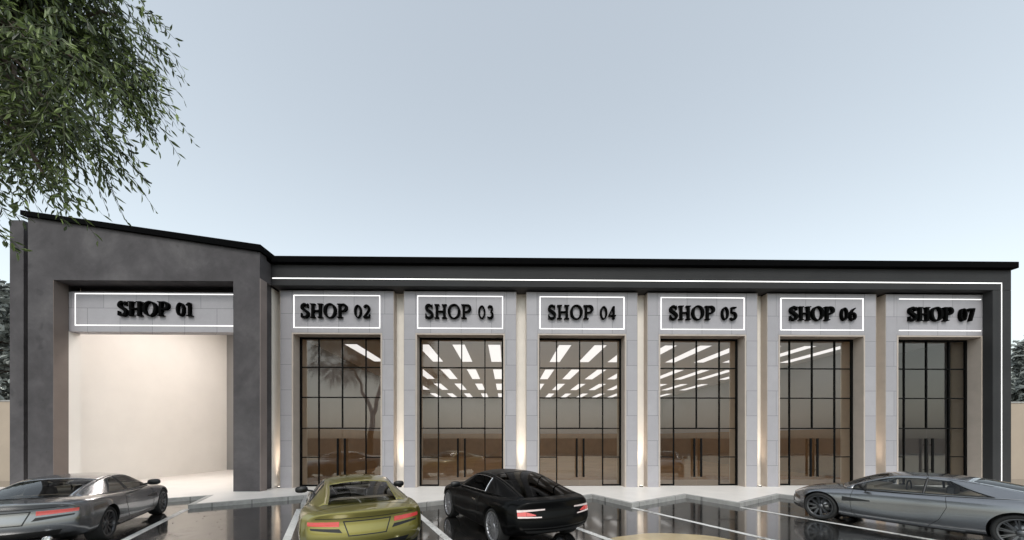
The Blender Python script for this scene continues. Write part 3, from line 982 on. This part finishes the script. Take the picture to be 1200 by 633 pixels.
def mirror_part(parent, side, x, y, z, mat):
    mb = MB()
    base = Vector((x, side * y, z)); out = Vector((x - .02, side * (y + .19), z + .055))
    mb.tube([base, base.lerp(out, .6)], [.022, .018], 8)
    prof = []
    for k in range(9):
        a = k / 8
        cx = out.x + .065 - a * .11
        rr_ = (.02 + .062 * math.sin(min(1, a * 1.35) * math.pi / 2))
        prof.append((cx, rr_))
    vs, fs = [], []
    n = 16
    for cx, r_ in prof:
        for k in range(n):
            t = 2 * math.pi * k / n
            vs.append((cx, out.y + side * .02 + math.copysign(abs(math.cos(t)) ** .7, math.cos(t)) * r_ * 1.45, out.z + math.copysign(abs(math.sin(t)) ** .7, math.sin(t)) * r_ * .85))
    for i in range(len(prof) - 1):
        for k in range(n):
            fs.append((i * n + k, i * n + (k + 1) % n, (i + 1) * n + (k + 1) % n, (i + 1) * n + k))
    fs.append(tuple(range(n))); fs.append(tuple((len(prof) - 1) * n + k for k in range(n)))
    mb.add(vs, fs, 0, True)
    mb.build("wing_mirror", mat, parent)

def seats(parent, sp):
    z0 = sp['seat_z']
    tub = MB()
    x0, x1 = sp['cabin']
    tub.box(x0, x1, -.66, .66, z0 - .05, z0 + .02)
    tub.box(x1 - .35, x1, -.64, .64, z0 + .02, z0 + .07)          # dashboard
    tub.lathe([(.15, -.01), (.17, -.012), (.18, 0), (.17, .012), (.15, .01)], 24, 'y', (0, 0, 0)) if False else None
    tub.build("interior", M[sp['cabin_mat']], parent)
    for s in (1, -1):
        mb = MB()
        xs_, cy = sp['seat_x'], s * .34
        pts = [(xs_ + .05, z0), (xs_ - .10, z0 + .18), (xs_ - .16, z0 + .22)]
        mb.prism([(cy - .23, z0 - .02), (cy + .23, z0 - .02), (cy + .20, z0 + .15), (cy + .10, z0 + .19), (cy - .10, z0 + .19), (cy - .20, z0 + .15)], 'x', xs_ - .06, xs_ + .06)
        mb.prism([(cy - .11, z0 + .195), (cy + .11, z0 + .195), (cy + .09, z0 + .30), (cy - .09, z0 + .30)], 'x', xs_ - .08, xs_ + .02)
        bevel(mb.build("seat", M['seat'], parent), 0.03, 3)
    wh = MB()
    pts = [(sp['seat_x'] + .62, .34 + .17 * math.cos(a), z0 + .07 + .15 * math.sin(a)) for a in [2 * math.pi * k / 20 for k in range(21)]]
    wh.tube(pts, .013, 6, cap=False)
    wh.build("steering_wheel", M['interior'], parent)

ASTON = dict(
    body=[ # x, zb, wsill, wmid, zmid, wsh, zsh, wte, zte, zc
        (-2.36, .33, .70, .83, .55, .80, .83, .70, .915, .945),
        (-2.20, .28, .77, .89, .55, .85, .86, .73, .930, .965),
        (-1.85, .22, .84, .950, .58, .90, .885, .76, .945, .980),
        (-1.32, .17, .86, .985, .60, .93, .890, .80, .945, .97),
        (-.70, .15, .86, .955, .54, .905, .865, .82, .905, .88),
        (0, .145, .86, .92, .50, .875, .83, .81, .870, .84),
        (.70, .145, .86, .93, .50, .875, .815, .80, .860, .84),
        (1.0, .15, .86, .95, .53, .885, .81, .74, .860, .895),
        (1.42, .155, .85, .965, .56, .89, .785, .70, .835, .865),
        (1.85, .155, .82, .94, .52, .85, .71, .62, .765, .785),
        (2.15, .17, .73, .86, .46, .76, .61, .55, .66, .68),
        (2.30, .21, .62, .75, .42, .66, .53, .48, .57, .59)],
    rear_warp_x=-1.85, rear_prof=[(.25, .17), (.42, .03), (.55, -.02), (.66, .01), (.80, .05), (.90, .0), (.96, -.03)], rear_wrap=.26,
    front_warp_x=1.75, front_prof=[(.2, .03), (.4, 0), (.6, .06)], front_wrap=.38,
    ax_f=1.41, ax_r=-1.33, arch=.375, wr=.338, rim=.262, track=.815, spokes=10, twin=True, spoke_w=.009, rim_mat='rim_dark',
    rail=[(.98, .74, .865), (.60, .665, 1.045), (.24, .605, 1.185), (-.10, .580, 1.222), (-.45, .565, 1.215), (-.80, .560, 1.170), (-1.22, .565, 1.080), (-1.66, .60, .965)],
    belt=[(.96, .78, .850), (.66, .815, .858), (.36, .825, .862), (.0, .830, .866), (-.40, .835, .878), (-.85, .835, .905), (-1.25, .82, .930), (-1.70, .70, .940)],
    crown=[(.22, .03), (.20, .06), (.14, .065), (.05, .06), (0, .06), (-.04, .06), (-.10, .05), (-.18, .02)],
    ws0=0.17, ws1=2, rw0=4.84, rw1=6.84, sw0=.5, sw1=5.67, lean=1.5, glass='car_glass', bulge=.02, chrome=False, bpillar=3.7,
    cabin_mat='tan', cabin=(-.95, .85), seat_z=.885, seat_x=-.55)

NINE = dict(
    body=[
        (-2.30, .34, .68, .82, .56, .80, .80, .70, .915, .945),
        (-2.15, .29, .75, .89, .56, .85, .84, .73, .945, .975),
        (-1.80, .23, .83, .955, .60, .905, .875, .76, .965, 1.00),
        (-1.32, .18, .86, .99, .62, .93, .895, .80, .965, .98),
        (-.70, .16, .86, .965, .56, .905, .885, .82, .930, .90),
        (0, .155, .86, .93, .52, .885, .87, .81, .910, .87),
        (.70, .155, .86, .935, .52, .885, .86, .80, .905, .87),
        (1.0, .16, .86, .95, .54, .895, .855, .76, .905, .935),
        (1.40, .165, .85, .965, .58, .90, .835, .72, .885, .915),
        (1.80, .165, .83, .945, .56, .87, .77, .66, .82, .845),
        (2.10, .18, .75, .88, .50, .79, .67, .58, .72, .745),
        (2.25, .22, .64, .78, .45, .68, .58, .50, .62, .645)],
    rear_warp_x=-1.8, rear_prof=[(.28, .13), (.42, .02), (.58, -.02), (.72, .02), (.84, .05), (.92, .01), (.98, -.03)], rear_wrap=.24,
    front_warp_x=1.7, front_prof=[(.2, .03), (.4, 0), (.6, .05)], front_wrap=.36,
    ax_f=1.36, ax_r=-1.30, arch=.385, wr=.352, rim=.285, track=.82, spokes=20, twin=False, spoke_w=.011, rim_mat='rim_grey',
    rail=[(.92, .74, .905), (.55, .665, 1.085), (.20, .615, 1.225), (-.12, .595, 1.262), (-.45, .585, 1.258), (-.82, .580, 1.215), (-1.28, .585, 1.115), (-1.90, .64, .965)],
    belt=[(.90, .78, .890), (.62, .815, .898), (.34, .825, .902), (.0, .83, .906), (-.40, .84, .918), (-.85, .85, .935), (-1.30, .84, .95), (-1.94, .73, .94)],
    crown=[(.20, .03), (.18, .06), (.12, .065), (.05, .06), (0, .06), (-.03, .06), (-.08, .055), (-.14, .025)],
    ws0=0.17, ws1=2, rw0=4.5, rw1=6.84, sw0=.5, sw1=4.84, lean=.25, glass='dark_car_glass', bulge=.02, chrome=True, bpillar=3,
    cabin_mat='interior', cabin=(-1.7, .8), seat_z=.915, seat_x=-.45)

def build_car(sp, paint, kind):
    root = empty("parked_car")
    body, bvh = car_body(sp, paint, root)
    greenhouse(sp, paint, root)
    for ax in (sp['ax_f'], sp['ax_r']):
        for s in (1, -1): wheel(sp, root, ax, s)
    for s in (1, -1): mirror_part(root, s, .62, .80, .90, M['trim'])
    seats(root, sp)
    # shut lines and handles
    zt = .86 if kind == 'gt' else .90
    for v in ('left', 'right'):
        mb = MB()
        seam(mb, bvh, [(.80, zt - .03), (.84, .62), (.80, .30), (.70, .22)], v)
        seam(mb, bvh, [(.70, .22), (-.35, .22)], v)
        seam(mb, bvh, [(-.35, .22), (-.52, .40), (-.62, .66), (-.60, zt)], v)
        mb.build("shut_line", M['trim'], body)
    mb = MB()
    seam(mb, bvh, [(-2.0, .70), (-1.85, .0), (-2.0, -.70)], 'top')
    mb.build("shut_line", M['trim'], body)
    for v, s in (('left', 1), ('right', -1)):
        mb = MB()
        patch(mb, bvh, [(-.46, .735), (-.28, .735), (-.28, .765), (-.46, .765)], v, .016, 6, 2)
        mb.build("door_handle", M['chrome'] if kind == 'nine' else paint, root)
        if kind == 'gt':
            mb = MB()
            patch(mb, bvh, [(.50, .60), (.98, .55), (.98, .66), (.50, .625)], v, .003, 8, 2)
            mb.build("side_vent", M['trim'], root)
            mb = MB()
            patch(mb, bvh, [(1.0, .20), (-.85, .20), (-.85, .245), (1.0, .235)], v, .022, 14, 2)
            mb.build("sill", paint, root)
    # tail
    if kind == 'gt':
        for s in (1, -1):
            mb = MB()
            patch(mb, bvh, [(s * .40, .715), (s * .82, .735), (s * .82, .792), (s * .40, .792)], 'rear', .008, 14, 3)
            lamp = mb.build("tail_light", M['tail'], root)
            mb = MB()
            patch(mb, bvh, [(s * .36, .625), (s * .78, .672), (s * .79, .700), (s * .40, .685)], 'rear', .004, 14, 2)
            mb.build("lamp_vent", M['trim'], root)
            mb = MB()
            mb.lathe([(.048, -.06), (.048, .02), (.038, .02), (.036, -.05), (0, -.05)], 18, 'y')
            vs = [(-2.33 - v[1] * 1.0, s * .55 + v[0], .31 + v[2]) for v in mb.v]
            e = MB(); e.add(vs, mb.f, 0, True); e.build("exhaust_tip", M['chrome'], root)
        mb = MB()
        for a, b in (((-.34, .79), (.34, .79)), ((.34, .79), (.27, .575)), ((.27, .575), (-.27, .575)), ((-.27, .575), (-.34, .79))):
            seam(mb, bvh, [a, b], 'rear', .016)
        mb.build("plate_recess_line", M['trim'], body)
        mb = MB()
        patch(mb, bvh, [(-.72, .835), (.72, .835), (.72, .844), (-.72, .844)], 'rear', .003, 20, 1)
        mb.build("boot_line", M['trim'], body)
        mb = MB()
        patch(mb, bvh, [(-.60, .345), (.60, .345), (.66, .44), (-.66, .44)], 'rear', .004, 20, 3)
        mb.build("diffuser", M['trim'], root)
    else:
        for s in (1, -1):
            mb = MB()
            patch(mb, bvh, [(s * .33, .775), (s * .80, .745), (s * .80, .785), (s * .33, .80)], 'rear', .008, 14, 2)
            patch(mb, bvh, [(s * .40, .645), (s * .80, .645), (s * .80, .675), (s * .40, .665)], 'rear', .008, 14, 2)
            lamp = mb.build("tail_light", M['tail_white'], root)
            mb = MB()
            patch(mb, bvh, [(s * .66, .677), (s * .80, .677), (s * .80, .743), (s * .66, .753)], 'rear', .007, 6, 2)
            patch(mb, bvh, [(s * .50, .682), (s * .655, .677), (s * .655, .75), (s * .50, .70)], 'rear', .006, 6, 2)
            mb.build("lamp_lens", M['tail'], lamp)
        mb = MB()
        patch(mb, bvh, [(-.62, .36), (.62, .36), (.68, .41), (-.68, .41)], 'rear', .006, 20, 2)
        patch(mb, bvh, [(-.70, .45), (.70, .45), (.72, .462), (-.72, .462)], 'rear', .006, 20, 1)
        mb.build("diffuser", M['trim'], root)
        mb = MB()
        patch(mb, bvh, [(-2.28, -.55), (-2.28, .55), (-2.18, .58), (-2.18, -.58)], 'top', .02, 20, 2)
        mb.build("boot_spoiler", paint, root)
    # nose
    for s in (1, -1):
        mb = MB()
        patch(mb, bvh, [(1.72, s * .62), (1.98, s * .55), (2.02, s * .66), (1.76, s * .74)], 'top', .006, 8, 4)
        mb.build("headlight", M['lamp'], root)
    mb = MB()
    patch(mb, bvh, [(-.52, .34), (.52, .34), (.42, .50), (-.42, .50)], 'front', .004, 16, 4)
    mb.build("grille", M['trim'], root)
    mb = MB()
    patch(mb, bvh, [(-.74, .235), (.74, .235), (.70, .30), (-.70, .30)], 'front', .004, 16, 2)
    mb.build("lower_intake", M['trim'], root)
    return root

def place(o, cx, cy, deg, label):
    o.location = (cx, cy, 0.0); o.rotation_euler = (0, 0, R(90 + deg))
    tag(o, label, "car", "cars parked nose to the kerb")
silver = build_car(ASTON, M['p_silver'], 'gt')
place(silver, -9.55, -5.66, 28, "silver coupe seen from behind at the left edge, before the open SHOP 01 bay")
def stretched(sp, k):
    g = lambda x: x * k if x < 0 else x
    q = dict(sp)
    q['body'] = [(g(r_[0]),) + tuple(r_[1:]) for r_ in sp['body']]
    for key in ('rail', 'belt'): q[key] = [(g(a), b, c_) for a, b, c_ in sp[key]]
    for key in ('ax_r', 'rear_warp_x', 'seat_x'): q[key] = g(sp[key])
    q['cabin'] = (g(sp['cabin'][0]), sp['cabin'][1])
    return q
c = build_car(stretched(ASTON, 1.10), M['p_dark_silver'], 'gt')
place(c, 9.39, -5.76, 28, "silver grey coupe seen from its left side in front of SHOP 06 and SHOP 07")
green = build_car(ASTON, M['p_green'], 'gt')
place(green, -3.25, -6.1, 28, "olive green coupe seen from behind in front of the SHOP 02 doors")
black = build_car(NINE, M['p_black'], 'nine')
place(black, -0.07, -5.28, 28, "glossy black fastback coupe with chrome window trim beside the olive green car")

# ------------------------------------------------------------------ boundary walls, trees, hedge
for nm, x0, x1, lab in (("boundary_wall", -60, -18.6, "plain beige boundary wall running off left of the dark concrete pillar"),
                        ("boundary_wall", 20.1, 60, "plain beige boundary wall running off right of the charcoal end frame")):
    w = empty(nm, ((x0 + x1) / 2, 3.3, 0)); tag(w, lab, "wall")
    h = (x1 - x0) / 2
    MB().box(-h, h, 0, 0.25, 0, 3.80).build("wall_body", M['boundary'], w)
    MB().box(-h, h, -0.03, 0.28, 3.801, 3.87).build("coping", M['kerb'], w)

def leaf_verts(mb_v, mb_f, p, d, side, L, Wd):
    b = len(mb_v)
    nrm = d.cross(side)
    mb_v += [p, p + d * L * .38 + side * Wd + nrm * Wd * .35, p + d * L * .72 + side * Wd * .7 + nrm * Wd * .25 , p + d * L - nrm * L * .05,
             p + d * L * .72 - side * Wd * .7 + nrm * Wd * .25, p + d * L * .38 - side * Wd + nrm * Wd * .35]
    mb_f += [(b, b + 1, b + 2, b + 3), (b, b + 3, b + 4, b + 5)]

def mesh_obj(name, v, f, mat, parent):
    me = bpy.data.meshes.new(name)
    me.from_pydata([tuple(p) for p in v], [], f)
    me.update()
    return link(name, me, parent, mat)

def limb(mb, a, b, r0, r1, rr, wob=.12, n=7):
    a, b = Vector(a), Vector(b)
    pts, rad = [], []
    for k in range(n):
        t = k / (n - 1)
        p = a.lerp(b, t)
        if 0 < k < n - 1:
            p += Vector((rr.uniform(-1, 1), rr.uniform(-1, 1), rr.uniform(-.5, .8))) * wob * (b - a).length * .3
        pts.append(p); rad.append(lerp(r0, r1, t))
    mb.tube(pts, rad, 8)
    return pts

def weeping_tree():
    r = random.Random(21)
    T0 = Vector((-9.7, -9.9, 0))
    root = empty("leafy_tree", T0)
    tag(root, "leafy tree with long drooping leaves hanging over the left end of the roof", "tree")
    C = Vector((-7.9, -9.0, 8.15)) - T0
    rx, ry, rz = 2.35, 1.8, 2.2
    cl_ = []
    while len(cl_) < 135:
        p = Vector((r.uniform(-1, 1), r.uniform(-1, 1), r.uniform(-1, 1)))
        if 0.25 < p.length < 1.0:
            q = C + Vector((p.x * rx, p.y * ry, p.z * rz))
            gx, gz = q.x + T0.x, q.z
            if gx > -7.2 and gz < 6.45 + (gx + 7.2) * 1.5: continue
            cl_.append(q)
    for px_, py_, pz_ in ((-6.98, -9.0, 5.45), (-6.98, -9.05, 5.2), (-7.0, -9.1, 5.0), (-5.80, -9.2, 5.49), (-5.72, -9.2, 5.3), (-5.75, -9.0, 6.1), (-5.5, -9.2, 6.0), (-5.0, -9.4, 6.5), (-5.9, -9.1, 6.4), (-5.6, -9.4, 6.7), (-6.3, -9.2, 6.6)):
        cl_.append(Vector((px_, py_, pz_)) - T0)
    for _ in range(45):                                     # rest of the crown over the trunk
        p = Vector((r.uniform(-1, 1), r.uniform(-1, 1), r.uniform(-.8, 1)))
        if p.length < 1: cl_.append(Vector((-2.0 + p.x * 2.2, -.6 + p.y * 2.2, 7.9 + p.z * 2.0)))
    wood = MB()
    limb(wood, (0, 0, -.05), (.35, .1, 3.6), .24, .17, r, .05)
    limb(wood, (.35, .1, 3.6), (1.3, .5, 6.6), .16, .09, r, .1)
    limb(wood, (.35, .1, 3.6), (-1.2, -.5, 7.0), .14, .07, r, .1)
    limb(wood, (.8, .3, 5.0), (2.6, .9, 7.6), .09, .05, r, .1)
    hubs = [Vector((1.3, .5, 6.6)), Vector((-1.2, -.5, 7.0)), Vector((2.6, .9, 7.6)), Vector((.9, .3, 5.4))]
    V, F = [], []
    TW = MB()
    for c_ in cl_:
        h = min(hubs, key=lambda q: (q - c_).length)
        limb(wood, h, c_, .035, .012, r, .25, 6)
        low = c_.z < 5.5
        ns = 12 if low else r.randint(42, 60)
        rad = .17 if low else r.uniform(.38, .70)
        for _ in range(ns):
            u = Vector((r.gauss(0, 1), r.gauss(0, 1), r.gauss(0, .8)))
            u = u.normalized() * rad * r.random() ** .5
            p = c_ + u
            out = u.normalized()
            d = Vector((out.x, out.y, out.z * .5 - .6)).normalized()
            L = r.uniform(.28, .52)
            nl = r.randint(6, 9)
            sd_ = d.cross(Vector((r.uniform(-1, 1), r.uniform(-1, 1), .3))).normalized()
            TW.tube([p + d * L * q_ + Vector((0, 0, -.16 * q_ * q_)) for q_ in (0, .5, 1)], [.005, .004, .002], 3, cap=False)
            for k in range(nl):
                t = k / (nl - 1)
                q = p + d * L * t + Vector((0, 0, -.16 * t * t))
                s_ = 1 if k % 2 else -1
                ld = (d * .55 + sd_ * s_ * r.uniform(.5, 1.0) + Vector((r.uniform(-.3, .3), r.uniform(-.3, .3), -.55))).normalized()
                lw = ld.cross(Vector((r.uniform(-1, 1), r.uniform(-1, 1), r.uniform(-.6, .6)))).normalized()
                leaf_verts(V, F, q, ld, lw, r.uniform(.085, .145), r.uniform(.012, .020))
    wood.build("trunk", M['bark'], root)
    cr = mesh_obj("crown", V, F, M['leaf'], root)
    TW.build("twigs", M['twig'], cr, recalc=False)
weeping_tree()

def conifer(x, y, h, rad, seed, label, broad=False):
    r = random.Random(seed)
    root = empty("far_tree", (x, y, 0)); tag(root, label, "tree", "trees beyond the boundary walls")
    w = MB(); limb(w, (0, 0, -.1), (0, 0, h * .9), h * .022, .03, r, .02)
    V, F = [], []
    N_ = int(5200 * (h / 12))
    for _ in range(N_ // 14):
        t = r.random() ** (.8 if broad else .75)
        z = h * (.12 + .86 * t)
        env = (math.sin(math.pi * min(1, .12 + .9 * t)) ** .6) if broad else (1 - t) ** .8
        a = r.random() * 6.283; q = rad * env * r.uniform(.45, 1.05)
        c_ = Vector((math.cos(a) * q, math.sin(a) * q, z))
        if r.random() < .12: w.tube([(0, 0, z - .4), c_], [.05, .015], 5)
        for _ in range(14):
            u = Vector((r.gauss(0, .42), r.gauss(0, .42), r.gauss(0, .28)))
            d = Vector((r.uniform(-1, 1), r.uniform(-1, 1), r.uniform(-1, .3))).normalized()
            leaf_verts(V, F, c_ + u, d, d.orthogonal().normalized(), r.uniform(.3, .6), r.uniform(.10, .17))
    w.build("trunk", M['bark'], root)
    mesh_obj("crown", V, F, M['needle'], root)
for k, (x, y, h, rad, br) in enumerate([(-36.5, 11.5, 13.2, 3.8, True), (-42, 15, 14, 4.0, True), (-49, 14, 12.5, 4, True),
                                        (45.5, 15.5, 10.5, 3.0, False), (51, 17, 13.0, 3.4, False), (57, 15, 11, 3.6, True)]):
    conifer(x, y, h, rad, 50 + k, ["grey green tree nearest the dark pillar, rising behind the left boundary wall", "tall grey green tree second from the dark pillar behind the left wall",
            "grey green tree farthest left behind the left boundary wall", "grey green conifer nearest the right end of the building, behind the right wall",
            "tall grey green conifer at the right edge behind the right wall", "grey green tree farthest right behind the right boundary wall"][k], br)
